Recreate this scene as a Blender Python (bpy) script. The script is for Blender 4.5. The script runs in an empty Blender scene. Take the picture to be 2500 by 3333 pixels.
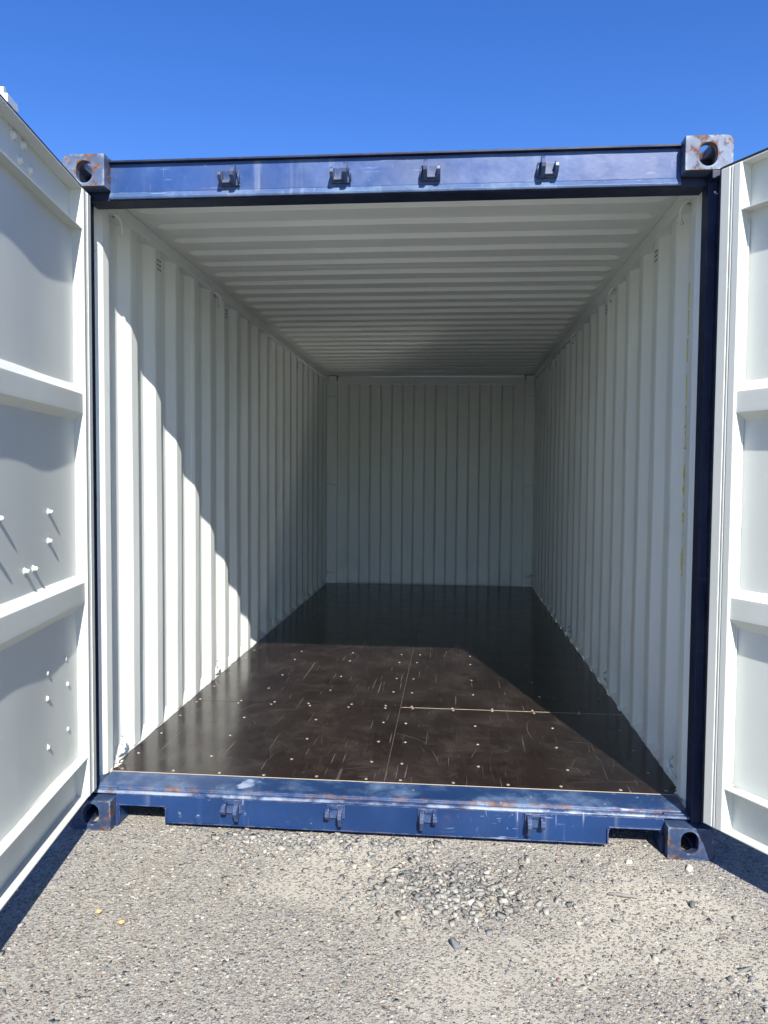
import bpy, bmesh, math, random
import numpy as np
from mathutils import Matrix, Vector, noise as mnoise
random.seed(7); rng = np.random.default_rng(11)
scn = bpy.context.scene
col = scn.collection

# ------------------------------------------------------------------ camera
CAM = (0.25365, -2.81707, 1.39511)
YAW, PIT, ROL = -0.0877688, -0.0477174, 0.0076389
f = Vector((math.sin(YAW)*math.cos(PIT), math.cos(YAW)*math.cos(PIT), math.sin(PIT)))
r0 = Vector((math.cos(YAW), -math.sin(YAW), 0)); u0 = r0.cross(f)
r = r0*math.cos(ROL) + u0*math.sin(ROL); u = -r0*math.sin(ROL) + u0*math.cos(ROL)
cd = bpy.data.cameras.new('camera'); cam = bpy.data.objects.new('camera', cd); col.objects.link(cam)
cam.matrix_world = Matrix(((r.x, u.x, -f.x, CAM[0]), (r.y, u.y, -f.y, CAM[1]), (r.z, u.z, -f.z, CAM[2]), (0, 0, 0, 1)))
cd.sensor_fit = 'HORIZONTAL'; cd.sensor_width = 36; cd.lens = 36*2488.6/2500
cd.clip_start = 0.05; cd.clip_end = 5000
scn.camera = cam

# ------------------------------------------------------------------ sky, sun, exposure
TO_SUN = Vector((0.300, -1.0, 0.8625)).normalized()
EL = math.asin(TO_SUN.z); AZ = math.atan2(TO_SUN.x, TO_SUN.y)
w = bpy.data.worlds.new('World'); scn.world = w; w.use_nodes = True
nt = w.node_tree; nt.nodes.clear()
out = nt.nodes.new('ShaderNodeOutputWorld'); bg = nt.nodes.new('ShaderNodeBackground')
sky = nt.nodes.new('ShaderNodeTexSky'); sky.sky_type = 'NISHITA'; sky.sun_disc = False
sky.sun_elevation = EL; sky.sun_rotation = AZ
sky.altitude = 0; sky.air_density = 1.0; sky.dust_density = 0.2; sky.ozone_density = 3.0
bg.inputs['Strength'].default_value = 0.103
hs = nt.nodes.new('ShaderNodeHueSaturation'); hs.inputs['Saturation'].default_value = 1.32; hs.inputs['Hue'].default_value = 0.518
nt.links.new(sky.outputs[0], hs.inputs['Color']); nt.links.new(hs.outputs[0], bg.inputs[0]); nt.links.new(bg.outputs[0], out.inputs[0])
sd = bpy.data.lights.new('sun', 'SUN'); sun = bpy.data.objects.new('sun', sd); col.objects.link(sun)
sd.energy = 5.0; sd.angle = math.radians(0.55); sd.color = (1.0, 0.955, 0.88)
sun.rotation_euler = TO_SUN.to_track_quat('Z', 'Y').to_euler(); sun.location = (2, -6, 8)
vs = scn.view_settings
vs.view_transform = 'Standard'; vs.look = 'None'; vs.gamma = 1; vs.use_curve_mapping = False; vs.exposure = 1.02
scn.render.engine = 'CYCLES'
cy = scn.cycles
cy.max_bounces = 10; cy.diffuse_bounces = 7; cy.glossy_bounces = 5; cy.sample_clamp_indirect = 0; cy.caustics_reflective = True; cy.blur_glossy = 0.0

# ------------------------------------------------------------------ material helpers
class NT:
    def __init__(s, name):
        s.m = bpy.data.materials.new(name); s.m.use_nodes = True; s.t = s.m.node_tree
        s.t.nodes.clear(); s.o = s.n('OutputMaterial'); s.p = s.n('BsdfPrincipled')
        s.l(s.p.outputs[0], s.o.inputs[0])
        s.tc = s.n('TexCoord')
    def n(s, k): return s.t.nodes.new('ShaderNode'+k)
    def l(s, a, b): s.t.links.new(a, b)
    def setin(s, sock, v):
        if hasattr(v, 'is_output') or isinstance(v, bpy.types.NodeSocket): s.l(v, sock)
        else: sock.default_value = v
    def co(s, scale=(1, 1, 1), rot=(0, 0, 0), loc=(0, 0, 0)):
        m = s.n('Mapping'); s.l(s.tc.outputs['Object'], m.inputs[0])
        m.inputs['Scale'].default_value = scale; m.inputs['Rotation'].default_value = rot; m.inputs['Location'].default_value = loc
        return m.outputs[0]
    def noise(s, scale, detail=4, rough=.55, co=None, dist=0):
        k = s.n('TexNoise'); k.inputs['Scale'].default_value = scale; k.inputs['Detail'].default_value = detail
        k.inputs['Roughness'].default_value = rough; k.inputs['Distortion'].default_value = dist
        s.l(co if co is not None else s.tc.outputs['Object'], k.inputs['Vector']); return k.outputs['Fac']
    def vor(s, scale, co=None, feat='F1', outp='Distance'):
        k = s.n('TexVoronoi'); k.feature = feat; k.inputs['Scale'].default_value = scale
        s.l(co if co is not None else s.tc.outputs['Object'], k.inputs['Vector']); return k.outputs[outp]
    def ramp(s, x, a, b, lo=0., hi=1.):
        k = s.n('MapRange'); k.interpolation_type = 'SMOOTHSTEP'; s.l(x, k.inputs[0])
        k.inputs[1].default_value = a; k.inputs[2].default_value = b; k.inputs[3].default_value = lo; k.inputs[4].default_value = hi
        return k.outputs[0]
    def mix(s, fac, a, b):
        k = s.n('Mix'); k.data_type = 'RGBA'; s.setin(k.inputs[0], fac)
        for sock, v in ((k.inputs[6], a), (k.inputs[7], b)):
            if isinstance(v, (tuple, list)): sock.default_value = (*v[:3], 1)
            else: s.l(v, sock)
        return k.outputs[2]
    def math(s, op, a, b=0.):
        k = s.n('Math'); k.operation = op; s.setin(k.inputs[0], a); s.setin(k.inputs[1], b); return k.outputs[0]
    def sep(s):
        k = s.n('SeparateXYZ'); s.l(s.tc.outputs['Object'], k.inputs[0]); return k.outputs
    def edge(s, radius, a=.02, b=.25):
        bv = s.n('Bevel'); bv.samples = 4; bv.inputs['Radius'].default_value = radius
        g = s.n('NewGeometry'); d = s.n('VectorMath'); d.operation = 'DOT_PRODUCT'
        s.l(bv.outputs[0], d.inputs[0]); s.l(g.outputs['Normal'], d.inputs[1])
        return s.ramp(s.math('SUBTRACT', 1., d.outputs['Value']), a, b)
    def bump(s, h, dist, strength=1., rnd=0.):
        k = s.n('Bump'); s.l(h, k.inputs['Height']); k.inputs['Distance'].default_value = dist; k.inputs['Strength'].default_value = strength
        if rnd:
            bv = s.n('Bevel'); bv.samples = 4; bv.inputs['Radius'].default_value = rnd; s.l(bv.outputs[0], k.inputs['Normal'])
        s.l(k.outputs[0], s.p.inputs['Normal'])
    def fin(s, colr, rough=.5, metal=0., spec=.5):
        s.setin(s.p.inputs['Base Color'], (*colr, 1) if isinstance(colr, tuple) else colr)
        s.setin(s.p.inputs['Roughness'], rough); s.setin(s.p.inputs['Metallic'], metal)
        s.p.inputs['Specular IOR Level'].default_value = spec
        return s.m

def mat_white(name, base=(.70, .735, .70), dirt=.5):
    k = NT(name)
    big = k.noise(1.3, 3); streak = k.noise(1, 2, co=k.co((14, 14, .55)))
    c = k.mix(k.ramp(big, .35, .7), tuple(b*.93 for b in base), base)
    c = k.mix(k.ramp(streak, .55, .8, 0, .10*dirt*2), c, (.33, .35, .33))
    sm = k.ramp(k.noise(3.1, 4, .7), .62, .78, 0, .30*dirt); c = k.mix(sm, c, (.40, .41, .38))
    mk = k.math('MULTIPLY', k.ramp(k.noise(46, 3, .6, co=k.co((1, 1, .22), (0, .3, 0))), .70, .76), k.ramp(k.noise(2.2, 2), .52, .62))
    c = k.mix(k.math('MULTIPLY', mk, .75*dirt), c, (.10, .10, .09))
    z_ = k.sep()[2]; gm = k.math('MULTIPLY', k.ramp(z_, .75, .16), k.ramp(k.noise(5, 4, .65, co=k.co((1, 1, .5))), .42, .68)); c = k.mix(k.math('MULTIPLY', gm, .42*dirt), c, (.30, .28, .24))
    rs = k.math('MULTIPLY', k.ramp(k.noise(70, 2), .72, .77), k.ramp(k.noise(3, 2, co=k.co(loc=(3, 1, 2))), .58, .68))
    c = k.mix(k.math('MULTIPLY', rs, .7*dirt), c, (.22, .10, .04))
    return k.fin(c, k.ramp(big, .3, .7, .38, .50), 0, .45)

def mat_blue(name, base=(.022, .052, .205), chalk=.3, rust=.3, scr=.3, edge_rust=.5, runs=0., dull=0., er=.006, rs_=7, rt_=.60, band=False, spec=.5, rdark=1.):
    k = NT(name)
    c = k.mix(k.ramp(k.noise(2.5, 4), .3, .7), tuple(b*.82 for b in base), tuple(b*1.12 for b in base))
    ch = k.ramp(k.noise(4.5, 7, .68), .44, .74, 0, chalk); c = k.mix(ch, c, (.165, .24, .35))
    if runs:
        rn = k.math('MULTIPLY', k.ramp(k.noise(1, 3, co=k.co((20, 20, .9))), .56, .72), k.ramp(k.noise(2, 2), .42, .6)); c = k.mix(k.math('MULTIPLY', rn, runs), c, (.34, .37, .40))
    s1 = k.ramp(k.noise(60, 2, .5, co=k.co((1, 1, .12), (0, .5, 0))), .69, .735); s2 = k.ramp(k.noise(60, 2, .5, co=k.co((.14, .14, 1.3), (0, -.25, 0), (5, 0, 0))), .68, .73)
    s3 = k.ramp(k.noise(42, 5, .7), .64, .70)
    sc = k.math('MULTIPLY', k.math('MAXIMUM', k.math('MAXIMUM', s1, s2), s3), k.ramp(k.noise(3.4, 3), .46, .62))
    c = k.mix(k.math('MULTIPLY', sc, scr), c, (.26, .32, .43))
    e = k.edge(er)
    rn = k.noise(14, 6, .68)
    rm = k.math('MAXIMUM', k.math('MULTIPLY', k.ramp(k.noise(rs_, 6, .66), rt_, rt_+.08), rust), k.math('MULTIPLY', k.math('MULTIPLY', e, k.ramp(rn, .47, .57)), edge_rust))
    rc = k.mix(k.ramp(k.noise(35, 4), .35, .65), tuple(v*rdark for v in (.065, .026, .013)), tuple(v*rdark for v in (.20, .092, .038)))
    ce = k.math('MULTIPLY', k.math('MULTIPLY', e, k.ramp(k.noise(24, 4), .45, .55)), .55*edge_rust); c = k.mix(ce, c, (.36, .40, .46))
    if band:   # pale nose of the step and the rusty groove behind it
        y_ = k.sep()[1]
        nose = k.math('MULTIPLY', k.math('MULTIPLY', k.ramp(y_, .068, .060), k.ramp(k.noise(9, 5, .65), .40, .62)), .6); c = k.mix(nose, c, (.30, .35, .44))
        gv = k.math('MULTIPLY', k.math('MULTIPLY', k.ramp(y_, .068, .080), k.ramp(y_, .108, .090)), k.ramp(k.noise(11, 6, .75), .47, .60)); rm = k.math('MAXIMUM', rm, k.math('MULTIPLY', gv, .75))
    c = k.mix(rm, c, rc)
    k.bump(k.noise(26, 4), .0012, .35, rnd=.003)
    rough = k.math('ADD', k.ramp(k.noise(8, 4), .3, .7, .30+dull, .46+dull), k.math('MULTIPLY', rm, .4))
    return k.fin(c, rough, 0, spec)

M = {}
M['white'] = mat_white('white_paint', dirt=.55)
M['white_clean'] = mat_white('white_paint_roof', (.70, .73, .695), dirt=.3)
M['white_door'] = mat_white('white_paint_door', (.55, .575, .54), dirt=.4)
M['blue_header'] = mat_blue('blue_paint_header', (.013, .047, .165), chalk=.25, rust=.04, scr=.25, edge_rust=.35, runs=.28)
M['blue_lip_lit'] = mat_blue('blue_paint_lip_lit', (.045, .085, .19), chalk=.65, rust=.15, scr=.5, edge_rust=.4, runs=.4)  # base paled to stand for light on the upturned lip; scuffs and rust are wear
M['blue_sill'] = mat_blue('blue_paint_sill', (.0085, .031, .105), spec=.35, chalk=.03, rust=.06, scr=.6, edge_rust=.6, runs=.15, er=.004)
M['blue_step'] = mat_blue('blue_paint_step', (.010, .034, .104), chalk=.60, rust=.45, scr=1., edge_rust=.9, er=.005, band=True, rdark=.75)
M['blue_shaded'] = mat_blue('blue_paint_shaded', (.0045, .011, .038), chalk=.05, rust=.03, scr=.08, edge_rust=.15, dull=.15, spec=.3)  # same blue paint, base colour darkened to stand for shade
M['blue_cast'] = mat_blue('blue_paint_casting', (.040, .066, .130), chalk=.8, rust=.95, scr=.5, edge_rust=1.0, runs=.6, dull=.12, er=.022, rs_=15, rt_=.505, rdark=.85)
M['blue_cast_low'] = mat_blue('blue_paint_low_casting', (.012, .030, .080), rdark=.55, chalk=.35, rust=.9, scr=.5, edge_rust=1.0, runs=.2, dull=.12, er=.016, rs_=11, rt_=.525)
M['blue_keep'] = mat_blue('blue_paint_keeper', (.014, .036, .11), chalk=.3, rust=.35, scr=.8, edge_rust=.8, er=.004)

k = NT('black_rubber'); M['rubber'] = k.fin(k.mix(k.ramp(k.noise(20, 4), .4, .7), (.012, .013, .015), (.03, .03, .03)), .65)
k = NT('dark_hole'); M['hole'] = k.fin((.004, .004, .004), .9, 0, .1)
k = NT('galvanised_steel'); M['galv'] = k.fin(k.mix(k.noise(18, 4), (.52, .53, .52), (.66, .67, .66)), .42, .25)
k = NT('sealant'); k.bump(k.noise(40, 4), .004, .8); M['seal'] = k.fin(k.mix(k.ramp(k.noise(14, 5), .45, .65), (.62, .63, .58), (.36, .33, .26)), .6)
k = NT('chalk_yellow'); M['chalk'] = k.fin(k.mix(k.ramp(k.noise(60, 4), .40, .6), (.58, .56, .05), (.54, .54, .22)), .85)
k = NT('plywood_edge'); M['ply'] = k.fin(k.mix(k.noise(30, 3), (.56, .48, .36), (.38, .30, .21)), .8)
k = NT('screw_steel'); M['screw'] = k.fin(k.mix(k.ramp(k.noise(90, 3), .45, .62), (.32, .29, .26), (.18, .12, .08)), .5, .2)

# floor film-faced plywood
k = NT('film_faced_plywood')
c = k.mix(k.ramp(k.noise(3, 4), .3, .7), (.0095, .0064, .0058), (.0175, .0120, .0110))
gr = k.noise(1, 2, .5, co=k.co((170, 3.0, 1))); c = k.mix(k.ramp(gr, .5, .75, 0, .22), c, (.045, .035, .032))
tot = None
for i, (rot, sx, sy, lo) in enumerate(((.25, 60, 1.4, .70), (-.5, 70, 1.8, .705), (1.2, 55, 1.5, .70), (2.0, 75, 2.0, .71), (1.62, 90, 2.2, .695))):
    q = k.ramp(k.noise(1, 2, .45, co=k.co((sx, sy, 1), (0, 0, rot), (i*3.1, i*1.7, 0)), dist=.15), lo, lo+.035)
    q = k.math('MULTIPLY', q, k.ramp(k.noise(1.7, 3, co=k.co(loc=(i*5., 2, 0))), .46, .60))
    tot = q if tot is None else k.math('MAXIMUM', tot, q)
sp = k.math('MULTIPLY', k.ramp(k.noise(48, 5, .75), .60, .72), k.ramp(k.noise(2.6, 4), .46, .68))
tot = k.math('MAXIMUM', tot, k.math('MULTIPLY', sp, .55))
dust = k.ramp(k.noise(4.5, 7, .75), .42, .75, 0, .22)
c = k.mix(k.math('MULTIPLY', tot, .55), c, (.15, .13, .12)); c = k.mix(dust, c, (.12, .105, .097))
k.bump(gr, .0003, .12)
M['floor'] = k.fin(c, k.math('ADD', k.ramp(k.noise(6, 4), .3, .7, .15, .22), k.math('MULTIPLY', tot, .25)), 0, .24)

# ground: worn exposed-aggregate paving
k = NT('worn_aggregate_paving')
sa = k.n('Attribute'); sa.attribute_name = 'sand'; sandm = sa.outputs['Fac']
mtx = k.mix(sandm, (.31, .295, .255), (.445, .415, .35))
mtx = k.mix(k.ramp(k.noise(260, 3), .35, .65, 0, .40), mtx, (.22, .205, .172))
vc = k.n('TexVoronoi'); vc.inputs['Scale'].default_value = 105; k.l(k.co((1, 1, .0)), vc.inputs['Vector']); vc.inputs['Randomness'].default_value = 1
hsv = k.n('SeparateColor'); k.l(vc.outputs['Color'], hsv.inputs[0])
peb = k.mix(k.ramp(hsv.outputs[0], .1, .9), (.14, .135, .122), (.33, .305, .26)); peb = k.mix(k.ramp(hsv.outputs[1], .8, .9, 0, .7), peb, (.25, .17, .12))
isp = k.math('MULTIPLY', k.ramp(vc.outputs['Distance'], .58, .46), k.ramp(k.math('ADD', hsv.outputs[2], k.math('MULTIPLY', sandm, -.45)), -.10, .10))
c = k.mix(isp, mtx, peb)
c = k.mix(k.ramp(k.noise(.55, 4), .3, .75, 0, .30), c, (.22, .205, .175))
h = k.math('ADD', k.math('MULTIPLY', isp, .6), k.math('MULTIPLY', k.noise(220, 4), .5))
k.bump(h, .006, .8)
M['ground'] = k.fin(c, .9, 0, .25)

def mat_attr(name, rough=.8):
    k = NT(name); a = k.n('Attribute'); a.attribute_name = 'Col'
    n1 = k.noise(120, 3); c = k.mix(k.ramp(n1, .3, .7, 0, .35), a.outputs['Color'], (.24, .225, .20))
    return k.fin(c, rough, 0, .3)
M['stone'] = mat_attr('stone_chips')
k = NT('twig_bark'); M['twig'] = k.fin(k.mix(k.noise(60, 4), (.12, .115, .105), (.24, .22, .19)), .85)
k = NT('dry_leaf'); M['leaf'] = k.fin(k.mix(k.noise(50, 4), (.46, .31, .13), (.36, .24, .11)), .7)

# ------------------------------------------------------------------ mesh helpers
def box(bm, x0, x1, y0, y1, z0, z1, bev=0., T=None):
    vs_ = [bm.verts.new((x, y, z)) for x in (x0, x1) for y in (y0, y1) for z in (z0, z1)]
    fs = [bm.faces.new([vs_[i] for i in q]) for q in ((0, 1, 3, 2), (4, 6, 7, 5), (0, 4, 5, 1), (2, 3, 7, 6), (0, 2, 6, 4), (1, 5, 7, 3))]
    if bev: bmesh.ops.bevel(bm, geom=list({e for f_ in fs for e in f_.edges}), offset=bev, segments=2, affect='EDGES', profile=.6)
def prism(bm, pts, axis, a0, a1):
    """2D outline extruded along axis ('x': pts=(y,z), 'y': pts=(x,z), 'z': pts=(x,y))"""
    def P(p, a): return {'x': (a, p[0], p[1]), 'y': (p[0], a, p[1]), 'z': (p[0], p[1], a)}[axis]
    A = [bm.verts.new(P(p, a0)) for p in pts]; B = [bm.verts.new(P(p, a1)) for p in pts]; n = len(pts)
    for i in range(n): bm.faces.new((A[i], A[(i+1) % n], B[(i+1) % n], B[i]))
    bm.faces.new(A[::-1]); bm.faces.new(B)
def tube(bm, path, rad, n=8, cap=True):
    path = [Vector(p) for p in path]; rings = []
    rads = rad if isinstance(rad, (list, tuple)) else [rad]*len(path)
    for i, p in enumerate(path):
        d = (path[min(i+1, len(path)-1)] - path[max(i-1, 0)]).normalized()
        a = d.cross(Vector((0, 0, 1)) if abs(d.z) < .9 else Vector((1, 0, 0))).normalized(); b = d.cross(a)
        rings.append([bm.verts.new(p + (a*math.cos(t) + b*math.sin(t))*rads[i]) for t in [2*math.pi*j/n for j in range(n)]])
    for A, B in zip(rings, rings[1:]):
        for j in range(n): bm.faces.new((A[j], A[(j+1) % n], B[(j+1) % n], B[j])).smooth = True
    if cap: bm.faces.new(rings[0][::-1]); bm.faces.new(rings[-1])
def finish(bm, name):
    bmesh.ops.recalc_face_normals(bm, faces=bm.faces); me = bpy.data.meshes.new(name); bm.to_mesh(me); bm.free(); return me
def link(name, me, mat, parent=None, loc=(0, 0, 0), rot=(0, 0, 0), scale=(1, 1, 1)):
    if mat is not None and not me.materials: me.materials.append(M[mat])
    o = bpy.data.objects.new(name, me); col.objects.link(o); o.parent = parent
    o.location = loc; o.rotation_euler = rot; o.scale = scale; return o
def part(name, mat, parent, fn, **kw):
    bm = bmesh.new(); fn(bm); return link(name, finish(bm, name), mat, parent, **kw)
def sheet(name, grid_pts, mat, parent, thick, direction):
    """closed thin sheet from a (nu x nv) grid of points, thickened along per-point direction"""
    G = np.array(grid_pts); nu, nv = G.shape[:2]; H = G + np.array(direction)*thick
    verts = np.concatenate([G.reshape(-1, 3), H.reshape(-1, 3)]); N = nu*nv; F = []
    idx = lambda i, j, k_: k_*N + i*nv + j
    for i in range(nu-1):
        for j in range(nv-1):
            F.append((idx(i, j, 0), idx(i+1, j, 0), idx(i+1, j+1, 0), idx(i, j+1, 0)))
            F.append((idx(i, j, 1), idx(i, j+1, 1), idx(i+1, j+1, 1), idx(i+1, j, 1)))
    for i in range(nu-1):
        for j in (0, nv-1): F.append((idx(i, j, 0), idx(i+1, j, 0), idx(i+1, j, 1), idx(i, j, 1)))
    for j in range(nv-1):
        for i in (0, nu-1): F.append((idx(i, j, 0), idx(i, j+1, 0), idx(i, j+1, 1), idx(i, j, 1)))
    me = bpy.data.meshes.new(name); me.from_pydata(verts.tolist(), [], F); me.update()
    bm = bmesh.new(); bm.from_mesh(me); bmesh.ops.recalc_face_normals(bm, faces=bm.faces); bm.to_mesh(me); bm.free()
    return link(name, me, mat, parent)
def soften(prof, d=.005):
    """replace every inner corner of a polyline by two points so bends look rolled"""
    o = [prof[0]]
    for a, b, c_ in zip(prof, prof[1:], prof[2:]):
        a, b, c_ = map(lambda t: np.array(t, float), (a, b, c_))
        o.append(tuple(b + (a-b)/np.linalg.norm(a-b)*d)); o.append(tuple(b + (c_-b)/np.linalg.norm(c_-b)*d))
    o.append(prof[-1]); return o
def wob(x, y, z, s=1.): return mnoise.noise(Vector((x*1.7+3, y*1.7, z*1.3)))*s

# ------------------------------------------------------------------ ground
def sandy(x, y):
    """0 = stony, 1 = bare dusty binder (worn patches)"""
    v = mnoise.noise(Vector((x*1.25+2.1, y*1.55+.4, .3)))*.8 + .55*mnoise.noise(Vector((x*3.6, y*4.4, 2.3))) + .28*mnoise.noise(Vector((x*11, y*13, 5.1)))
    for cx, cy_, rx, ry, am in ((-.25, -.30, .30, .20, .55), (.85, -.33, .35, .16, .5), (.55, -.62, .5, .12, .35), (-.75, -.15, .22, .10, .3), (.0, -.80, .4, .12, .3), (.30, -.31, .22, .14, -.6), (-.60, -.45, .3, .2, -.35), (.75, -.85, .4, .1, -.2)):
        v += am*math.exp(-((x-cx)/rx)**2 - ((y-cy_)/ry)**2)
    t = min(1, max(0, (v+.20)/.95)); return t*t*(3-2*t)
def ground():
    gx = np.concatenate([[-1500, -80, -8, -3.2], np.linspace(-2, 2.4, 200), [3.6, 9, 80, 1500]]); gy = np.concatenate([[-1500, -80, -8, -3], np.linspace(-1.7, .5, 110), [1.5, 4, 10, 80, 1500]])
    V = [(x, y, 0) for x in gx for y in gy]; ny = len(gy)
    F = [(i*ny+j, (i+1)*ny+j, (i+1)*ny+j+1, i*ny+j+1) for i in range(len(gx)-1) for j in range(ny-1)]
    me = bpy.data.meshes.new('ground'); me.from_pydata(V, [], F); me.update()
    at_ = me.attributes.new('sand', 'FLOAT', 'POINT'); at_.data.foreach_set('value', np.array([sandy(x, y) if abs(x) < 4 and abs(y) < 4 else .4 for x, y, z in V], np.float32))
    o = link('ground', me, 'ground'); o['kind'] = 'structure'
    o['label'] = 'worn grey exposed aggregate paving in front of the container'; return o
ground()

# ------------------------------------------------------------------ the container
C = bpy.data.objects.new('shipping_container', None); col.objects.link(C); C.empty_display_size = .5
C['label'] = 'open blue steel shipping container with white interior and dark floor'; C['category'] = 'container'
FZ = .150                      # floor level
# corner castings -------------------------------------------------
def stadium(cx, cy_, w_, h_, n=10):
    pts = []; rr = min(w_, h_)/2; dx = w_/2-rr; dy = h_/2-rr
    for i in range(4*n):
        t = 2*math.pi*(i+.5)/(4*n); pts.append((cx + rr*math.cos(t) + math.copysign(dx, math.cos(t)), cy_ + rr*math.sin(t) + math.copysign(dy, math.sin(t))))
    return pts
def casting_mesh():
    # local: x 0 outer face -> .162 inner face, y 0 front -> .178, z 0 top -> -.118
    def mk(fn):
        bm = bmesh.new(); fn(bm); o = bpy.data.objects.new('tmp', finish(bm, 'tmp')); col.objects.link(o); return o
    def outer(bm):
        rr = .024; pts = [(.162, -.118), (.162, 0)]
        pts += [(rr - rr*math.sin(t), -rr + rr*math.cos(t)) for t in [math.pi/2*i/7 for i in range(8)]]
        pts += [(0, -.114), (.004, -.118)]
        prism(bm, pts, 'y', 0, .178)
    def cut(bm):
        box(bm, .028, .146, .026, .152, -.103, -.028)
    def holes(bm): prism(bm, stadium(.084, -.064, .0635, .083), 'y', -.02, .05)
    def hole_t(bm): prism(bm, stadium(.088, .089, .0635, .118), 'z', -.05, .02)
    def hole_s(bm): prism(bm, stadium(.089, -.062, .079, .058), 'x', -.02, .05)
    base = mk(outer); cutters = [mk(q) for q in (cut, holes, hole_t, hole_s)]
    for c_ in cutters:
        m = base.modifiers.new('b', 'BOOLEAN'); m.operation = 'DIFFERENCE'; m.solver = 'EXACT'; m.object = c_
    dg = bpy.context.evaluated_depsgraph_get(); me = bpy.data.meshes.new_from_object(base.evaluated_get(dg)); me.name = 'corner_casting'
    for o in cutters+[base]: bpy.data.objects.remove(o)
    me.materials.clear(); return me
cm_top = casting_mesh(); cm_low = cm_top.copy()
for sx in (-1, 1):
    for top in (1, 0):
        for back in (0, 1):
            o = link('corner_casting', cm_top if top else cm_low, 'blue_cast' if top else 'blue_cast_low', C, (sx*1.219, 6.058 if back else 0, 2.591 if top else 0), (0, 0, 0), (-sx, -1 if back else 1, 1 if top else -1))
# rear corner posts (door end)
for sx in (-1, 1):
    def post(bm, sx=sx):
        P = [(1.219, .040), (1.187, .040), (1.185, .046), (1.179, .046), (1.177, .040), (1.150, .040), (1.150, .108), (1.219, .108)]
        prism(bm, [(sx*a, b) for a, b in P], 'z', .1185, 2.4725)
    part('corner_post', 'blue_shaded', C, post)
    def cap(bm, sx=sx):
        a, b = sorted((sx*1.058, sx*1.1495)); box(bm, a, b, .066, .138, 2.4620, 2.4728)
    part('post_gusset', 'blue_shaded', C, cap)
    def foot(bm, sx=sx):
        a, b = sorted((sx*1.060, sx*1.1495)); box(bm, a, b, .070, .20, .1182, .139)
    part('post_foot', 'blue_step', C, foot)
    def inner(bm, sx=sx):
        P = [(1.152, .1085), (1.178, .112), (1.181, .118), (1.181, .160), (1.178, .167), (1.161, .186), (1.156, .196), (1.156, .246), (1.160, .249), (1.207, .251), (1.207, .262), (1.218, .262), (1.218, .1085)]
        prism(bm, [(sx*a, b) for a, b in P], 'z', .1505, 2.52)
    part('inner_post', 'white', C, inner)
    for z in (2.295, 1.295, .42):
        def rod(bm, sx=sx, z=z):
            tube(bm, [(sx*1.178, .110, z+.012), (sx*1.171, .126, z+.008), (sx*1.168, .142, z), (sx*1.171, .158, z-.006), (sx*1.178, .168, z-.010)], .0058, 8)
        part('lashing_bar', 'white', C, rod)
part('sun_blocker', 'blue_shaded', C, lambda bm: box(bm, 1.151, 1.216, .002, .0395, 2.4440, 2.4722, .002))  # plate added under the casting to keep a sun spot off the post
# door header
def header(bm):
    P = [(.053, 2.5705), (.053, 2.466), (.060, 2.4625), (.142, 2.4625), (.142, 2.5705)]
    prism(bm, P, 'x', -1.0565, 1.0565)
part('door_header', 'blue_header', C, header)
def hlip(bm):
    n = 90; G = []
    for i in range(n+1):
        x = -1.0565 + 2.113*i/n; j = .0016*mnoise.noise(Vector((x*9, 1, 0))) + .0008*mnoise.noise(Vector((x*31, 4, 0)))
        G.append([bm.verts.new(p) for p in ((x, .054, 2.4655), (x, .0505+j*.6, 2.4640+j), (x, .0400, 2.4450+j), (x, .0425, 2.4380+j*.5), (x, .0500, 2.4380), (x, .0560, 2.4400), (x, .0560, 2.4615), (x, .0545, 2.4630))])
    for A, B in zip(G, G[1:]):
        for q in range(8): bm.faces.new((A[q], A[(q+1) % 8], B[(q+1) % 8], B[q]))
    bm.faces.new(G[0]); bm.faces.new(G[-1])
part('header_lip', 'blue_lip_lit', C, hlip)
def hend(bm):
    for sx in (-1, 1):
        pass
    box(bm, -1.1495, 1.1495, .0565, .146, 2.4362, 2.4612)
part('header_underplate', 'blue_shaded', C, hend)
def htop(bm):
    n = 60; G = []
    for i in range(n+1):
        x = -1.056 + 2.112*i/n; j = .0012*mnoise.noise(Vector((x*7, 9, 0)))
        G.append([bm.verts.new(p) for p in ((x, .036+j, 2.5720+j*.6), (x, .036+j, 2.5790+j*.6), (x, .30, 2.5790), (x, .30, 2.5720))])
    for A, B in zip(G, G[1:]):
        for q in range(4): bm.faces.new((A[q], A[(q+1) % 4], B[(q+1) % 4], B[q]))
    bm.faces.new(G[0]); bm.faces.new(G[-1])
part('header_top_plate', 'blue_shaded', C, htop)
def hin(bm): box(bm, -1.150, 1.150, .1465, .1485, 2.4385, 2.5715); box(bm, -1.150, 1.150, .1485, .30, 2.545, 2.5715)
part('header_backing', 'white_clean', C, hin)
# sill
def sill_face(bm):
    def arc(cx, cz, rr, a0, a1, n=5): return [(cx+rr*math.cos(math.radians(a0+(a1-a0)*i/n)), cz+rr*math.sin(math.radians(a0+(a1-a0)*i/n))) for i in range(n+1)]
    half = [(.852, .024), (.855, .055)] + arc(.873, .067, .016, 180, 90) + arc(1.028, .067, .016, 90, 0) + [(1.0445, .010), (1.0565, .010), (1.0565, .126)]
    pts = [(-x, z) for x, z in half[::-1]] + half
    prism(bm, pts, 'y', .053, .061)
part('sill_face', 'blue_sill', C, sill_face)
def sill_liner(bm):
    for sx in (-1, 1):
        for (a, b, z0, z1) in ((.849, .8545, .0225, .082), (1.046, 1.0562, .0002, .0665)):
            p, q = sorted((sx*a, sx*b)); box(bm, p, q, .0445, .16, z0, z1)
        p, q = sorted((sx*.8545, sx*1.046)); box(bm, p, q, .0475, .16, .0838, .0885)
    box(bm, -.849, .849, .0495, .13, .0195, .0237)
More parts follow.
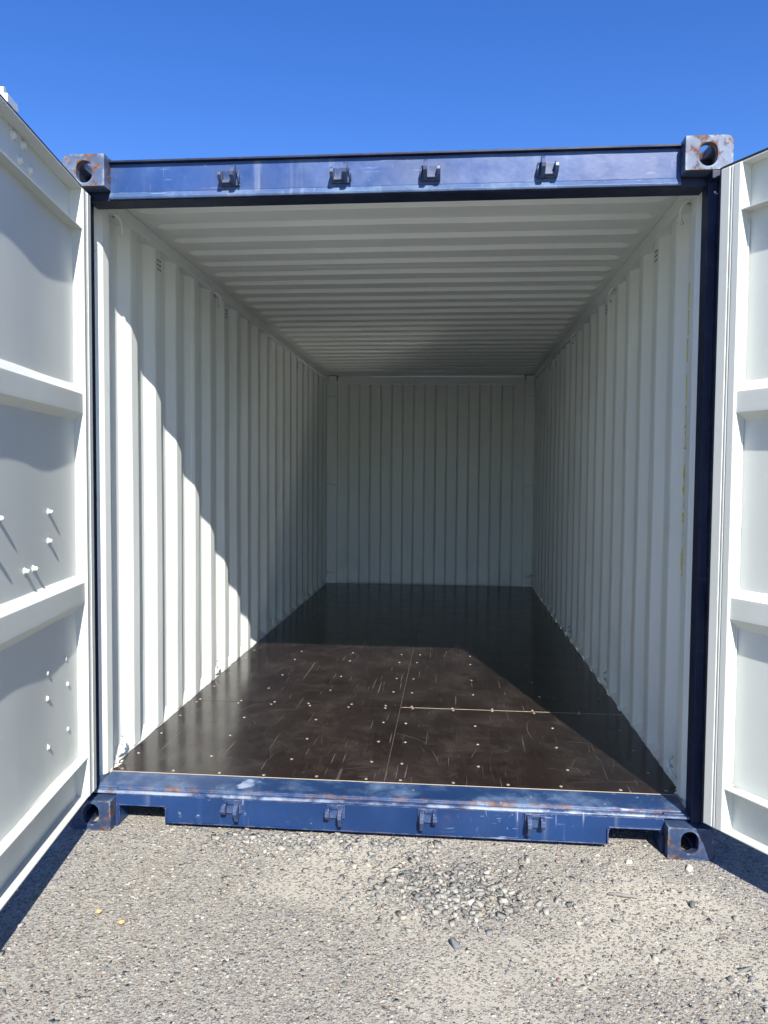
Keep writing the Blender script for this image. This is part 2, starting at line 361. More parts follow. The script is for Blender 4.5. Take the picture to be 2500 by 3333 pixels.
part('sill_flange', 'blue_sill', C, sill_liner)
def sill_back(bm): box(bm, -.848, .848, .131, .136, .024, .125)
part('sill_backplate', 'blue_shaded', C, sill_back)
def sill_step(bm):
    n = 120; G = []
    for i in range(n+1):
        x = -1.149 + 2.298*i/n; j = .0016*mnoise.noise(Vector((x*5, 2, 0))) + .0008*mnoise.noise(Vector((x*23, 7, 0)))
        G.append([bm.verts.new(p) for p in ((x, .0565, .1262), (x, .0525, .1285+j), (x, .0535, .1335+j), (x, .0585, .1372+j), (x, .0660, .1372+j), (x, .0780, .1330+j), (x, .0860, .1335+j), (x, .0890, .1425+j), (x, .0960, .1450+j*.6), (x, .2200, .1492), (x, .2200, .1262))])
    m = len(G[0])
    for A, B in zip(G, G[1:]):
        for q in range(m): bm.faces.new((A[q], A[(q+1) % m], B[(q+1) % m], B[q]))
    bm.faces.new(G[0]); bm.faces.new(G[-1])
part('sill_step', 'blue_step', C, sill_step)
# cam keepers --------------------------------------------------------
def keeper_mesh(top):
    bm = bmesh.new()
    box(bm, -.040, .040, -.007, .0, -.026, .024, .0015)                 # base plate
    if top:
        P = [(-.007, .018), (-.007, -.026), (-.030, -.017), (-.040, -.004), (-.038, .008), (-.028, .016)]
        prism(bm, P, 'x', -.040, -.026)                                 # plain lug
        P = [(-.007, .020), (-.007, -.028), (-.032, -.020), (-.045, -.008), (-.048, .004), (-.040, .006), (-.030, .028), (-.022, .038), (-.014, .036)]
        prism(bm, P, 'x', .013, .029)                                   # tall hooked lug
        box(bm, -.030, .020, -.020, -.0068, -.022, -.013, .001)
        tube(bm, [(.034, -.012, .018), (.040, -.014, .0), (.040, -.012, -.024)], .005, 8)
    else:
        P = [(-.007, .016), (-.007, -.022), (-.026, -.022), (-.038, -.008), (-.036, .008), (-.024, .016)]
        prism(bm, P, 'x', -.041, -.024)
        P = [(-.007, .022), (-.007, -.030), (-.016, -.044), (-.026, -.046), (-.034, -.030), (-.046, -.012), (-.044, .004), (-.030, .014)]
        prism(bm, P, 'x', .015, .031)
        box(bm, -.021, .012, -.013, -.0068, .010, .020, .001)
    bmesh.ops.bevel(bm, geom=[e for e in bm.edges if e.calc_length() > .006], offset=.0018, segments=2, affect='EDGES', clamp_overlap=True)
    return finish(bm, 'cam_keeper')
for top, z, xs in ((True, 2.505, (-.588, -.168, .164, .586)), (False, .1005, (-.583, -.177, .177, .580))):
    me = keeper_mesh(top)
    for i, x in enumerate(xs):
        link('cam_keeper', me, 'blue_keep', C, (x, .0525, z), scale=(.9 if i < 2 else -.9, 1.4 if top else 1.15, 1.08))
# bottom and top side rails, end frame --------------------------------
for sx in (-1, 1):
    def rail(bm, sx=sx):
        a, b = sorted((sx*1.1755, sx*1.2185)); box(bm, a, b, .2625, 5.90, .030, .1585)
    part('bottom_rail', 'white', C, rail)
    def trail(bm, sx=sx):
        a, b = sorted((sx*1.153, sx*1.2185)); box(bm, a, b, .2625, 5.90, 2.472, 2.5285, .004)
    part('top_rail', 'white_clean', C, trail)
    def epost(bm, sx=sx):
        P = [(1.060, 5.930), (1.064, 5.905), (1.150, 5.898), (1.219, 5.898), (1.219, 6.05), (1.060, 6.05)]
        prism(bm, [(sx*a, b) for a, b in P], 'z', .119, 2.472)
    part('end_post', 'white', C, epost)
    def ecast(bm, sx=sx):
        a, b = sorted((sx*1.064, sx*1.219)); box(bm, a, b, 5.868, 5.8785, 2.437, 2.522, .002)
    part('post_head', 'white', C, ecast)
    for z in (2.29, 1.29, .27):
        def rod(bm, sx=sx, z=z): tube(bm, [(sx*1.162, 5.893, z+.01), (sx*1.152, 5.868, z+.005), (sx*1.12, 5.858, z), (sx*1.098, 5.868, z-.003), (sx*1.094, 5.898, z-.004)], .0062, 8)
        part('lashing_bar', 'white', C, rod)
def ehead(bm): box(bm, -1.0635, 1.0635, 5.912, 6.04, 2.437, 2.516, .004)
part('end_header', 'white', C, ehead)
def eprof():
    P = [(-1.0615, 5.955)]; x = -1.0615+.125; lvl = 5.955
    for i in range(17):
        P.append((x-.010, lvl)); lvl = 6.000 if lvl < 5.97 else 5.955; P.append((x+.010, lvl)); x += .125
        if x > 1.05: break
    P.append((1.0615, lvl)); return soften(P, .004)
EP = eprof(); zs = np.linspace(.13, 2.436, 16)
for a, b in ((0, len(EP)//2+1), (len(EP)//2, len(EP))):
    seg = EP[a:b]
    G = [[(x, y + wob(x, y, z, .0015) + (.0015 if a else 0), z) for z in zs] for x, y in seg]
    sheet('end_panel', G, 'white', C, .002, (0, 1, 0))
# corrugated side panels -----------------------------------------------
XI, XO, PER = 1.170, 1.206, .278
def sprof(y0, y1):
    P = []; base = .436
    kk = -2
    while True:
        b = base + kk*PER
        for y, x in ((b, XO), (b+.062, XI), (b+.134, XI), (b+.202, XO)):
            P.append((y, x))
        kk += 1
        if b > 6: break
    P = soften(P, .005)
    # clip to the range
    def xat(y):
        for (ya, xa), (yb, xb) in zip(P, P[1:]):
            if ya <= y <= yb: return xa + (xb-xa)*(y-ya)/max(yb-ya, 1e-9)
    return [(y0, xat(y0))] + [p for p in P if y0 < p[0] < y1] + [(y1, xat(y1))]
cuts = [.252, 1.31, 2.422, 3.534, 4.646, 5.899]
zs = np.linspace(.1588, 2.4715, 26)
panels = {}
for sx in (-1, 1):
    for i, (a, b) in enumerate(zip(cuts, cuts[1:])):
        pr = sprof(a, b + (.016 if b < 5.8 else 0)); lift = .0022 if i % 2 else 0
        G = [[(sx*(x - lift + wob(sx*x*3, y, z, .0022) + .0012*mnoise.noise(Vector((y*6, z*4, sx*5)))), y, z) for z in zs] for y, x in pr]
        panels[sx, i] = sheet('side_panel', G, 'white', C, .002, (sx, 0, 0))
def vent_mesh(n):
    bm = bmesh.new()
    for i in range(3):
        for j in range(3):
            bmesh.ops.create_circle(bm, cap_ends=True, radius=.0042, segments=10, matrix=Matrix.Translation((0, (i-1)*.017, (j-1)*.021)) @ Matrix.Rotation(math.pi/2, 4, 'Y'))
    for f_ in list(bm.faces): 
        rr = bmesh.ops.extrude_face_region(bm, geom=[f_]); bmesh.ops.translate(bm, verts=[v for v in rr['geom'] if isinstance(v, bmesh.types.BMVert)], vec=(.0012, 0, 0))
    return finish(bm, 'vent_holes')
vm = vent_mesh(9)
for sx, ys in ((-1, (.815, 1.927, 4.151, 5.263)), (1, (.80, 1.927, 4.151))):
    for y in ys:
        i = max(j for j in range(5) if cuts[j] < y)
        pp = [p for p in sprof(.3, 5.8)]; x = np.interp(y, [p[0] for p in pp], [p[1] for p in pp])
        link('vent_holes', vm, 'hole', panels[sx, i], (sx*(x-.0045), y, 2.40))
# yellow chalk numerals on the wall just inside the right post
GL = {'1': [[(.45, 1), (.5, 0)]], 'l': [[(.4, 1), (.45, .02), (.85, 0)]], 'i': [[(.3, .85), (.55, 1), (.5, 0)], [(.2, 0), (.8, 0)]],
      '6': [[(.75, 1), (.35, .6), (.25, .25), (.5, 0), (.8, .2), (.6, .45), (.3, .35)]], '9': [[(.75, .8), (.45, 1), (.2, .8), (.4, .6), (.75, .75), (.7, .4), (.4, 0)]],
      '5': [[(.8, 1), (.3, .95), (.3, .6), (.65, .55), (.75, .3), (.4, 0)]], '0': [[(.5, 1), (.25, .7), (.25, .3), (.5, 0), (.75, .3), (.75, .7), (.5, 1)]], 'U': [[(.25, 1), (.25, .1), (.7, 0), (.72, .9)]]}
pp = sprof(.26, .6); ya, xa = [p[0] for p in pp], [p[1] for p in pp]
for ch, z1, z0 in (('1', 2.182, 2.081), ('1', 2.072, 1.975), ('l', 1.955, 1.865), ('1', 1.811, 1.713), ('i', 1.693, 1.602), ('i', 1.587, 1.517), ('6', 1.467, 1.381), ('9', 1.367, 1.271), ('5', 1.253, 1.161), ('0', 1.107, .996)):
    def numeral(bm):
        for st in GL[ch]:
            pts = []
            for (p0, q0), (p1, q1) in zip(st, st[1:]):
                for t in np.linspace(0, 1, 5)[:-1]: pts.append((p0+(p1-p0)*t, q0+(q1-q0)*t))
            pts.append(st[-1]); path = []
            for p, q in pts:
                y = .432 - .058*p; z = z0+(z1-z0)*q
                path.append((float(np.interp(y, ya, xa)) - .0004, y + .0015*mnoise.noise(Vector((z*60, 0, 0))), z))
            tube(bm, path, [.0072 + .0016*mnoise.noise(Vector((p_[2]*90, 3, 1))) for p_ in path], 6)
    part('chalk_numeral', 'chalk', panels[1, 0], numeral)
# sloped kick plates closing the bottom of every corrugation trough
bm = bmesh.new()
for t in (0, .002):
    pass
V_ = [bm.verts.new(p) for p in ((-.001, -.094, .0), (-.001, .094, .0), (.034, .040, .036), (.034, -.040, .036), (-.001, -.094, -.004), (-.001, .094, -.004), (.035, .040, .030), (.035, -.040, .030))]
for q in ((0, 1, 2, 3), (4, 7, 6, 5), (0, 4, 5, 1), (1, 5, 6, 2), (2, 6, 7, 3), (3, 7, 4, 0)): bm.faces.new([V_[i] for i in q])
kp = finish(bm, 'kick_plate')
for sx in (-1, 1):
    for q in range(20):
        y = .398 + q*PER
        if .34 < y < 5.8: link('kick_plate', kp, 'white', C, (sx*1.1715, y, .1545), scale=(sx, 1, 1))
# lashing rings
def ring_mesh(top):
    bm = bmesh.new(); s = -1 if top else 1
    if top:
        P = [(-.004, -.030, .012), (.014, -.026, .012), (.026, -.014, .004), (.030, .006, -.016), (.024, .026, -.040), (.012, .040, -.056)]
    else:
        P = [(-.006, -.026, -.050), (.012, -.024, -.030), (.026, -.012, -.006), (.026, .008, .018), (.016, .022, .030), (.002, .030, .030)]
    tube(bm, P, .0062, 8)
    if top: tube(bm, [(-.004, .006, .010), (.022, -.010, .003)], .0062, 8)
    else: tube(bm, [(.0, .040, -.014), (.024, .004, .006)], .0062, 8)
    for f_ in bm.faces: f_.smooth = True
    return finish(bm, 'lashing_ring')
rt, rb = ring_mesh(True), ring_mesh(False)
for sx in (-1, 1):
    for y in (.325, 1.70, 3.08, 4.43, 5.72):
        link('lashing_ring', rt, 'white_clean', C, (sx*1.168, y, 2.458), scale=(-sx, 1, 1))
        link('lashing_ring', rb, 'white', C, (sx*1.182, y+.04, .208), scale=(-sx, 1, 1))
# roof panels --------------------------------------------------------------
def rz(y):
    p = ((y - .4445) % .2085)              # far slope of the pressing sits at p = 0 .. .014
    lo, hi = 2.5215, 2.5415
    if p < .014: return hi + (lo-hi)*p/.014
    if p < .104: return lo
    if p < .118: return lo + (hi-lo)*(p-.104)/.014
    return hi
rc_ = [.150, 1.352, 2.3945, 3.437, 4.4795, 5.60]
xs = np.array([-1.2185, -1.17, -1.135, -1.122, -1.108, -1.09, -1.07, -.9, -.6, -.3, 0, .3, .6, .9, 1.07, 1.09, 1.108, 1.122, 1.135, 1.17, 1.2185])
for i, (a, b) in enumerate(zip(rc_, rc_[1:])):
    ys = set([a, b + (.02 if i < 4 else 0)])
    kk = 0
    for kk in range(-2, 30):
        for d in (0, .003, .011, .014, .104, .107, .115, .118):
            y = .4445 + kk*.2085 + d
            if a < y < b: ys.add(y)
    ys = sorted(ys); lift = -.0016 if i % 2 else 0
    G = []
    for y in ys:
        row = []
        for x in xs:
            t = min(1, max(0, (1.122-abs(x))/.05)); t = t*t*(3-2*t)
            z = 2.5300 + (rz(y)-2.5300)*t
            if y > 5.55: z = 2.53
            row.append((x, y, z + lift + wob(x, y, 9, .0022)*(abs(x) < 1.1) + .002*(1-(x/1.2)**2)))
        G.append(row)
    sheet('roof_panel', G, 'white_clean', C, .002, (0, 0, 1))
def rend(bm): box(bm, -1.2185, 1.2185, 5.601, 6.05, 2.5300, 2.5330)
part('roof_end_plate', 'white_clean', C, rend)
# floor boards and screws ------------------------------------------------------
boards = {}
for xi, (x0, x1) in enumerate(((-1.172, -.0070), (-.0042, 1.172))):
    for yi, (y0, y1) in enumerate(((.2235, 1.2335), (1.2365, 3.5400), (3.5425, 5.899))):
        if xi == 1 and yi == 1: y0 = 1.2378
        def fb(bm, a=(x0, x1, y0, y1)): box(bm, a[0], a[1], a[2], a[3], .124, FZ, .0008)
        boards[xi, yi] = part('floor_board', 'floor', C, fb)
for xa_, xb_, w_ in ((.0, 1.168, .0015),):
    part('plywood_edge', 'ply', C, lambda bm: box(bm, xa_, xb_, 1.2360-w_, 1.2360+w_, .141, FZ+.0002))
part('floor_bearer', 'ply', C, lambda bm: box(bm, -1.17, 1.17, .2225, 5.895, .118, .1405))
bm = bmesh.new(); bmesh.ops.create_cone(bm, cap_ends=True, segments=12, radius1=.0072, radius2=.0064, depth=.0016)
bmesh.ops.create_cone(bm, cap_ends=True, segments=6, radius1=.0028, radius2=.0028, depth=.0004, matrix=Matrix.Translation((0, 0, .0013)))
sm = finish(bm, 'screw')
def screw(x, y):
    if y > 2.6 and random.random() < .25: return
    x += random.uniform(-.010, .010); y += random.uniform(-.007, .007)
    link('screw', sm, 'screw', boards[0 if x < -.005 else 1, 0 if y < 1.2355 else 1 if y < 3.541 else 2], (x, y, FZ+.0009), (random.uniform(-.04, .04), random.uniform(-.04, .04), random.uniform(0, 6)))
for y in (.436, .70, .974, 1.520, 1.818, 2.225, 2.455, 2.74, 3.02, 3.30, 3.80, 4.08, 4.36, 4.64, 4.92, 5.2, 5.5):
    for x in (-1.12, -.786, -.421, -.0725, .045, .39, .757, 1.10): screw(x, y)
for y in (.250, 1.2135, 1.2535, 3.52, 3.562):
    for x in (-1.119, -.893, -.697, -.504, -.283, -.079, .055, .269, .487, .704, .93, 1.11): screw(x, y)
def scratches(bm):
    rg = random.Random(21)
    for q in range(260):
        x, y = rg.uniform(-1.05, 1.1), .26 + 3.2*rg.random()**1.5; L = .03 + .34*rg.random()**2.4; a = rg.choice((rg.uniform(0, 3.14), rg.gauss(1.57, .2), rg.gauss(1.5, .12), rg.gauss(.1, .25))); cv = rg.gauss(0, .55); wd = .00030 + .00075*rg.random()**3
        n_ = 7; prev = None
        for i in range(n_+1):
            t = i/n_; aa = a + cv*L*(t-.5)*2; h_ = wd*math.sin(math.pi*(.08+.84*t))
            px_, py_ = x, y
            nx, ny = -math.sin(aa), math.cos(aa)
            cur = (bm.verts.new((x+nx*h_, y+ny*h_, FZ+.00035)), bm.verts.new((x-nx*h_, y-ny*h_, FZ+.00035)))
            if prev: bm.faces.new((prev[0], cur[0], cur[1], prev[1]))
            prev = cur; x += math.cos(aa)*L/n_; y += math.sin(aa)*L/n_
            if not (-1.14 < x < 1.14 and .24 < y < 5.8): break
k = NT('scuffed_film'); M['scuff'] = k.fin(k.mix(k.noise(25, 3), (.03, .026, .024), (.16, .14, .13)), .6, 0, .2)
o_ = part('floor_scratches', 'scuff', C, scratches); o_['kind'] = 'stuff'
part('board_seam', 'scuff', C, lambda bm: box(bm, -.0066, -.0046, .2240, 3.539, .141, FZ-.0003))
def estrip(bm): box(bm, -1.168, 1.168, .2206, .2226, .135, .1504)
part('edge_trim', 'ply', C, estrip)
for sx in (-1, 1):
    def bead(bm, sx=sx):
        rg = random.Random(5+sx); path = []; rad = []; y = .235
        while y < 5.88:
            path.append((sx*(1.1735 + rg.uniform(-.0012, .0016)), y, .1495 + rg.uniform(-.0012, .001))); rad.append(.0042 + rg.uniform(-.0012, .0026)); y += rg.uniform(.018, .05)
        tube(bm, path, rad, 7)
    part('sealant_bead', 'seal', C, bead)
def lump(bm):
    rg = random.Random(3)
    for sx in (-1, 1):
        for q in range(26 if sx < 0 else 12):
            p = Vector((sx*(1.160+rg.uniform(-.012, .02)), .232+rg.random()**2*.10, .1505)); s = rg.uniform(.003, .008)
            vs_ = bmesh.ops.create_icosphere(bm, subdivisions=1, radius=s, matrix=Matrix.Translation(p) @ Matrix.Diagonal((1, 1.6, .6, 1)))
part('sealant_lumps', 'seal', C, lump)

# ------------------------------------------------------------------ doors
def build_door(h, a_dir, sg, zb, zt, left):
    ang = math.atan2(a_dir[1], a_dir[0])
    W_ = 1.172
    def Y(w_): return sg*w_
    def bx(bm, u0_, u1_, w0, w1, z0, z1, bev=0.):
        p, q = sorted((Y(w0), Y(w1))); box(bm, u0_, u1_, p, q, z0, z1, bev)
    D = .046
    zlo, zhi = .311-.154+zb, 2.296
    # pressed panel with two swages
    prof = soften([(zlo, 0), (.872, 0), (.910, 1), (.983, 1), (1.010, 0), (1.595, 0), (1.620, 1), (1.690, 1), (1.727, 0), (zhi, 0)], .008)
    us = np.concatenate([np.linspace(.070, .70, 28), np.linspace(.74, 1.10, 10)]); zz = []
    zz = sorted(set([p[0] for p in prof] + list(np.linspace(zlo, zhi, 40))))
    pz, pf = [p[0] for p in prof], [p[1] for p in prof]
    G = []
    for u_ in us:
        row = []
        for z in zz:
            t = float(np.interp(z, pz, pf))
            if left: wp = -(.0355 + .0072*math.exp(-((u_-.34)/.20)**2) + .0035*math.exp(-((u_-.95)/.2)**2))
            else: wp = -(.043 + .002*math.sin(u_*7))
            wp += .0010*mnoise.noise(Vector((u_*3, z*2.2, 3.+sg)))
            row.append((u_, Y(wp*(1-t) - .0045*t), z))
        G.append(row)
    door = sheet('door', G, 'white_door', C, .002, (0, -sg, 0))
    door.location = (h[0], h[1], 0); door.rotation_euler = (0, 0, ang)
    def ch(name, mat, fn): return part(name, mat, door, fn)
    for nm, u0_, u1_ in (('hinge_stile', 0, .083), ('lock_stile', 1.088, W_)):
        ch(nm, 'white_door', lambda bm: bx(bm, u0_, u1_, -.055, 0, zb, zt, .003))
        # moulded seal on the stile
        def gas(bm):
            bx(bm, u0_+.004, u0_+.040, .0004, .0062, zb+.004, zt-.004, .0022); bx(bm, u0_+.044, u0_+.050, .0004, .0040, zb+.004, zt-.004, .001); bx(bm, u0_+.054, u0_+.079, .0004, .0034, zb+.004, zt-.004, .0012)
        ch('door_seal', 'white_door', gas)
    def lip(bm):
        bx(bm, -.012, -.0006, -.022, -.006, zb-.006, zt+.010, .002); bx(bm, -.0006, W_, -.022, -.004, zt+.0006, zt+.010, .002)
        bx(bm, -.0006, W_, -.050, -.020, zb-.007, zb-.0008, .002)
    ch('rubber_gasket', 'rubber', lip)
    def topch(bm):
        bx(bm, .0835, 1.0875, -.052, -.0015, zt-.0045, zt-.0005); bx(bm, .0835, 1.0875, -.0525, -.0465, zhi+.0045, zt-.005); bx(bm, .0835, 1.0875, -.052, -.0015, zhi, zhi+.004)
    ch('top_channel', 'white_door', topch)
    def botch(bm):
        bx(bm, .0835, 1.0875, -.052, -.0015, zb+.0005, zb+.0045); bx(bm, .0835, 1.0875, -.0525, -.0465, zb+.005, zlo-.0045); bx(bm, .0835, 1.0875, -.052, -.0015, zlo-.004, zlo)
    ch('bottom_channel', 'white_door', botch)
    def weld(bm):
        rg = random.Random(8); path = []; rad = []; z = zlo+.01
        while z < zhi-.01:
            path.append((.0845, Y(-.0395), z)); rad.append(.0022+rg.random()*.0022); z += rg.uniform(.02, .05)
        tube(bm, path, rad, 6)
        path, rad, u_ = [], [], .09
        while u_ < 1.08:
            path.append((u_, Y(-.0405), zlo+.001)); rad.append(.0020+rg.random()*.0022); u_ += rg.uniform(.02, .05)
        tube(bm, path, rad, 6)
    ch('weld_seam', 'white_door', weld)
    # blue outer skin
    def skin(bm): bx(bm, .012, W_-.012, -.0600, -.0555, zb+.010, zt-.010, .001)
    ch('outer_skin', 'blue_sill', skin)
    # painted bolt ends through the panel
    if left: spots = [(.34, 1.262, .017), (.344, 1.162, .0155), (.558, 1.085, .017), (.484, 1.084, .017), (.745, 1.262, .019), (.775, 1.162, .0185), (.372, .711, .007), (.185, .622, .007), (.372, .623, .007), (.189, .456, .007), (.370, .453, .007), (.195, .718, .004), (.573, 2.422, .012), (.499, 2.424, .012), (.526, 2.367, .012), (.449, 2.367, .012), (.573, .262, .010), (.505, .262, .010)]
    else: spots = [(.40, 1.262, .017), (.40, 1.162, .0155), (.48, 1.085, .017), (.56, 1.084, .017), (.372, .711, .007), (.50, 2.42, .010), (.57, 2.42, .010)]
    rg = random.Random(4)
    for u_, z, ln in spots:
        chan = z > zhi or z < zlo
        wp = -.0462 if chan else (-(.0355 + .0072*math.exp(-((u_-.34)/.20)**2) + .0035*math.exp(-((u_-.95)/.2)**2)) if left else -.043)
        bm = bmesh.new(); rr = .0088 if ln > .01 else .0062; nn = 9
        if z > 1.9 and chan: rr = .013
        rings = []
        for q, (t, s) in enumerate(((-.12, 1.5), (.10, 1.25), (.22, .95), (.7, .85), (.93, .6), (1., .2))):
            rings.append([bm.verts.new((u_ + rr*s*math.cos(j*2*math.pi/nn)*(1+rg.uniform(-.18, .18)), Y(wp + ln*t), z + rr*s*(1 if ln > .01 else 1.5)*math.sin(j*2*math.pi/nn)*(1+rg.uniform(-.18, .18)))) for j in range(nn)])
        for A, B in zip(rings, rings[1:]):
            for j in range(nn): bm.faces.new((A[j], A[(j+1) % nn], B[(j+1) % nn], B[j])).smooth = True
        bm.faces.new(rings[0]); bm.faces.new(rings[-1])
        link('bolt_end', finish(bm, 'bolt_end'), 'white_door', door)
    # lock rods, cams and hinges on the outer face
    for ur in (.545, .965):
        ch('lock_rod', 'galv', lambda bm: tube(bm, [(ur, Y(-.088), zb-.06), (ur, Y(-.088), zt+.090)], .017, 12))
        def cams(bm, q_):
            for z0, s in (((zt+.074, 1), (zb-.050, -1))[q_],):
                bx(bm, ur-.020, ur+.020, -.112, -.064, *sorted((z0, z0+s*.030)), .004)
                P = [(ur-.018, z0+s*.004), (ur+.018, z0+s*.004), (ur+.014, z0+s*.050), (ur-.002, z0+s*.058)]
                P2 = [(ur-.105, z0+s*.030), (ur-.012, z0+s*.012), (ur+.006, z0+s*.044), (ur-.095, z0+s*.048)]
                p, q = sorted((Y(-.098), Y(-.078)))
                prism(bm, P, 'y', p, q); prism(bm, P2, 'y', p+.003, q-.003)
        ch('lock_cam', 'galv', lambda bm: cams(bm, 0)); ch('lock_cam', 'galv', lambda bm: cams(bm, 1))
        def br(bm):
            for z in (.45, 1.00, 1.75, 2.25): bx(bm, ur-.035, ur+.035, -.110, -.0605, z-.025, z+.025, .004)
        ch('rod_bracket', 'blue_keep', br)
    ch('lock_handle', 'galv', lambda bm: tube(bm, [(.545, Y(-.11), 1.12), (.60, Y(-.125), 1.13), (.95, Y(-.125), 1.16)], .011, 8))
    def hin(bm):
        for z in (.35, .95, 1.65, 2.25):
            bx(bm, -.004, .10, -.075, -.0605, z-.035, z+.035, .003); tube(bm, [(-.012, Y(-.068), z-.045), (-.012, Y(-.068), z+.045)], .012, 10)
    ch('hinge', 'blue_keep', hin)
    return door
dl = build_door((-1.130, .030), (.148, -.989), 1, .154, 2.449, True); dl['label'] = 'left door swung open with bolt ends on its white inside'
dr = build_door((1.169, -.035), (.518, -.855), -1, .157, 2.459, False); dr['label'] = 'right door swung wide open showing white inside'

# ------------------------------------------------------------------ gravel, stones, litter
IV = np.array([(x, y, z) for x in (-1, 1) for y in (-1, 1) for z in (-1, 1)], float)*.72
IF = np.array([(0, 1, 3), (0, 3, 2), (4, 6, 7), (4, 7, 5), (0, 4, 5), (0, 5, 1), (2, 3, 7), (2, 7, 6), (0, 2, 6), (0, 6, 4), (1, 5, 7), (1, 7, 3)])
def stones_mesh(name, xy, size, flat, zc, colors):
    """angular stone chips: strongly skewed eight-corner blocks"""
    n = len(size); V = IV[None] + rng.uniform(-.46, .46, (n, 8, 3))
    V = V*np.stack([size*rng.uniform(.8, 1.4, n), size*rng.uniform(.55, 1.0, n), size*flat], -1)[:, None]
    th = rng.uniform(0, 6.283, n); c_, s_ = np.cos(th)[:, None], np.sin(th)[:, None]
    tx = rng.uniform(-.5, .5, n)[:, None]
    X = V[..., 0]*c_ - V[..., 1]*s_; Y_ = V[..., 0]*s_ + V[..., 1]*c_; Z = V[..., 2] + tx*V[..., 0]*.6
    P = np.stack([X + xy[:, :1], Y_ + xy[:, 1:], Z + zc[:, None]], -1).reshape(-1, 3)
    F = (IF[None] + (np.arange(n)*8)[:, None, None]).reshape(-1, 3)
    me = bpy.data.meshes.new(name); me.vertices.add(len(P)); me.vertices.foreach_set('co', P.astype(np.float32).ravel())
    me.loops.add(F.size); me.loops.foreach_set('vertex_index', F.astype(np.int32).ravel())
    me.polygons.add(len(F)); me.polygons.foreach_set('loop_start', np.arange(0, F.size, 3, dtype=np.int32))
    me.update(calc_edges=True)
    ca = me.color_attributes.new('Col', 'FLOAT_COLOR', 'POINT'); cc = np.repeat(np.concatenate([colors, np.ones((n, 1))], 1), 8, 0)
    ca.data.foreach_set('color', cc.astype(np.float32).ravel()); return me
PAL = np.array([(.10, .10, .10), (.165, .162, .152), (.22, .213, .193), (.26, .248, .22), (.33, .305, .26), (.13, .134, .14), (.235, .195, .155), (.19, .16, .13), (.44, .42, .37)])
PW = np.array([.14, .22, .22, .16, .09, .1, .05, .05, .012]); PW /= PW.sum()
def cols(n): return np.clip(PAL[rng.choice(len(PAL), n, p=PW)]*np.array([1.13, 1.13, 1.12])*rng.uniform(.8, 1.2, (n, 1)) + rng.uniform(-.01, .01, (n, 3)), .02, .8)
# set stones of the paving surface, only half a grain proud
N = 105000
xy = np.stack([rng.uniform(-1.75, 2.1, N), rng.uniform(-1.45, .30, N)], -1)
nz = np.array([sandy(x, y) for x, y in xy])
keep = nz*.62 < rng.uniform(.0, 1., N); xy = xy[keep]; n = len(xy)
sz = rng.gamma(5, .00078, n).clip(.0018, .010)
o = link('paving_aggregate', stones_mesh('paving_aggregate', xy, sz, rng.uniform(.35, .7, n), -sz*.30, cols(n)), 'stone')
o['kind'] = 'stuff'; o['label'] = 'small grey stones set in the worn paving surface'; o['category'] = 'aggregate'
# loose crushed gravel: heap in the middle plus a strip along the sill
def heap(n, cx, cy_, sx_, sy_): return np.stack([rng.normal(cx, sx_, n), rng.normal(cy_, sy_, n)], -1)
xy = np.concatenate([heap(900, .30, -.31, .115, .080), heap(500, .27, -.27, .24, .12), np.stack([rng.uniform(-.65, .25, 420), rng.normal(.0, .035, 420)], -1), np.stack([rng.uniform(-1.2, 1.4, 110), rng.uniform(-1.1, .05, 110)], -1), heap(150, -.45, -.06, .16, .05), heap(60, .95, -.70, .2, .15), heap(90, .1, -.12, .35, .08)])
n = len(xy); sz = rng.gamma(4, .0017, n).clip(.0025, .015)
dens = np.exp(-(((xy[:, 0]-.30)/.16)**2 + ((xy[:, 1]+.31)/.11)**2))
lc = cols(n)*.85 + np.array([.02, .023, .024])
o = link('loose_gravel', stones_mesh('loose_gravel', xy, sz, rng.uniform(.5, .8, n), sz*.18 + dens*rng.uniform(-.002, .008, n), lc), 'stone')
o['kind'] = 'stuff'; o['label'] = 'loose crushed grey gravel scattered in front of the sill'; o['category'] = 'gravel'
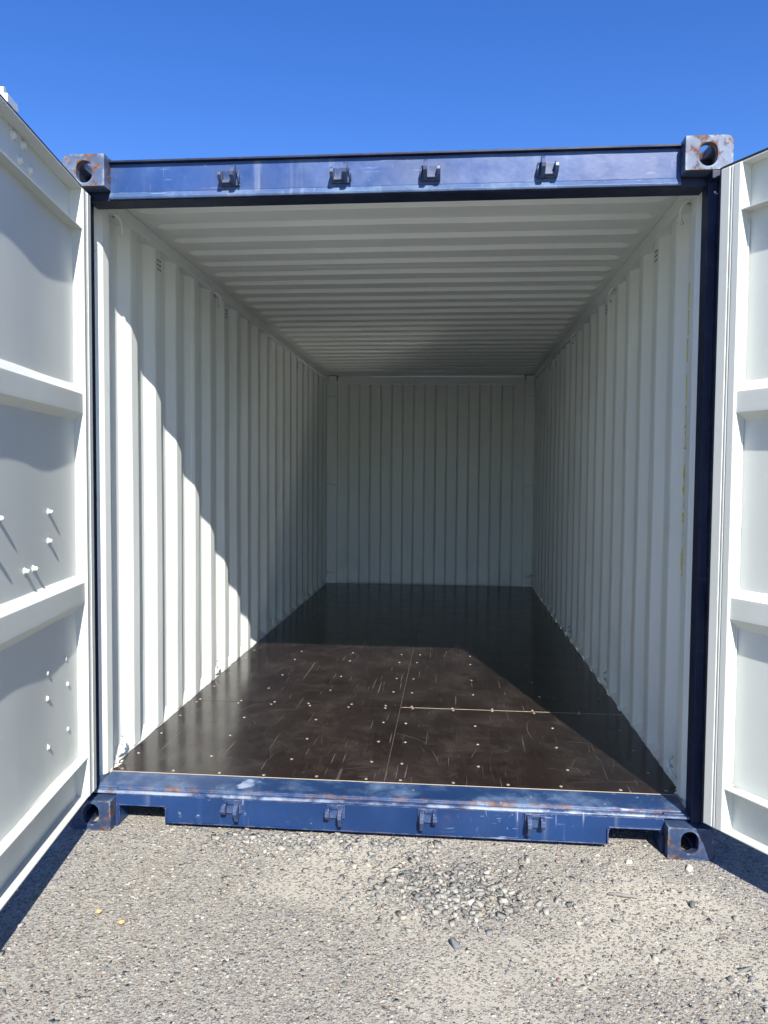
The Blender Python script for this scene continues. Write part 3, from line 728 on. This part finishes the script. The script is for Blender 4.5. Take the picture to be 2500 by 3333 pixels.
# single stones one can pick out
def stone(x, y, s, colr, label):
    s *= .78
    me = stones_mesh('stone', np.array([[x*0, y*0]]), np.array([s]), np.array([.65]), np.array([s*.45]), np.array([colr]))
    bm = bmesh.new(); bm.from_mesh(me); bmesh.ops.bevel(bm, geom=bm.edges[:], offset=s*.12, segments=1, affect='EDGES'); bm.to_mesh(me); bm.free()
    o_ = link('stone', me, 'stone', None, (x, y, 0)); o_['label'] = label; o_['category'] = 'stone'; o_['group'] = 'single loose stones on the paving'
stone(1.048, -.312, .017, (.07, .075, .08), 'dark stone on the paving right of the twig')
stone(.281, -.603, .019, (.10, .11, .12), 'dark slate stone lying below the gravel heap')
stone(1.117, -.072, .017, (.55, .53, .48), 'pale stone beside the right bottom corner casting')
stone(.91, -.048, .016, (.58, .54, .44), 'cream stone in front of the right fork notch')
stone(.564, -.727, .009, (.27, .15, .12), 'small reddish stone near the bottom edge of the paving')
stone(-.274, -.498, .017, (.16, .16, .155), 'dark grey stone on the bare sandy patch')
stone(-.534, -.018, .020, (.22, .21, .19), 'brown grey stone close to the sill under the leftmost keeper')
stone(.664, -.453, .014, (.58, .52, .40), 'pale yellowish stone right of the gravel heap')
# twig and two dry leaves
bm = bmesh.new(); tube(bm, [(-.045, .006, .006), (-.02, .003, .008), (.01, -.003, .008), (.035, -.004, .007), (.048, -.009, .006)], [.004, .0055, .006, .005, .003], 8)
o = link('twig', finish(bm, 'twig'), 'twig', None, (.835, -.277, 0)); o['label'] = 'short grey twig lying on the paving below the right end of the sill'; o['category'] = 'twig'
def leaf(x, y, rot, lab):
    bm = bmesh.new(); n_ = 9; L_ = .021; A = []
    for i in range(n_):
        t = i/(n_-1); hw = .011*math.sin(math.pi*min(1, t*.93+.04)); A.append([bm.verts.new((L_*(t-.5), s*hw, .004 + .007*abs(s)*(hw/.011) + .006*(t-.5)**2*4)) for s in (-1, 0, 1)])
    for P_, Q_ in zip(A, A[1:]):
        for j in (0, 1): bm.faces.new((P_[j], P_[j+1], Q_[j+1], Q_[j]))
    me = finish(bm, 'leaf'); o_ = link('dry_leaf', me, 'leaf', None, (x, y, 0), (0, 0, rot)); md = o_.modifiers.new('t', 'SOLIDIFY'); md.thickness = .0008
    o_['label'] = lab; o_['category'] = 'leaf'; o_['group'] = 'dry leaves on the paving'
leaf(-.844, -.549, .6, 'yellow dry leaf nearest the left door shadow')
leaf(-.747, -.596, .1, 'yellow dry leaf a little farther from the left door shadow')
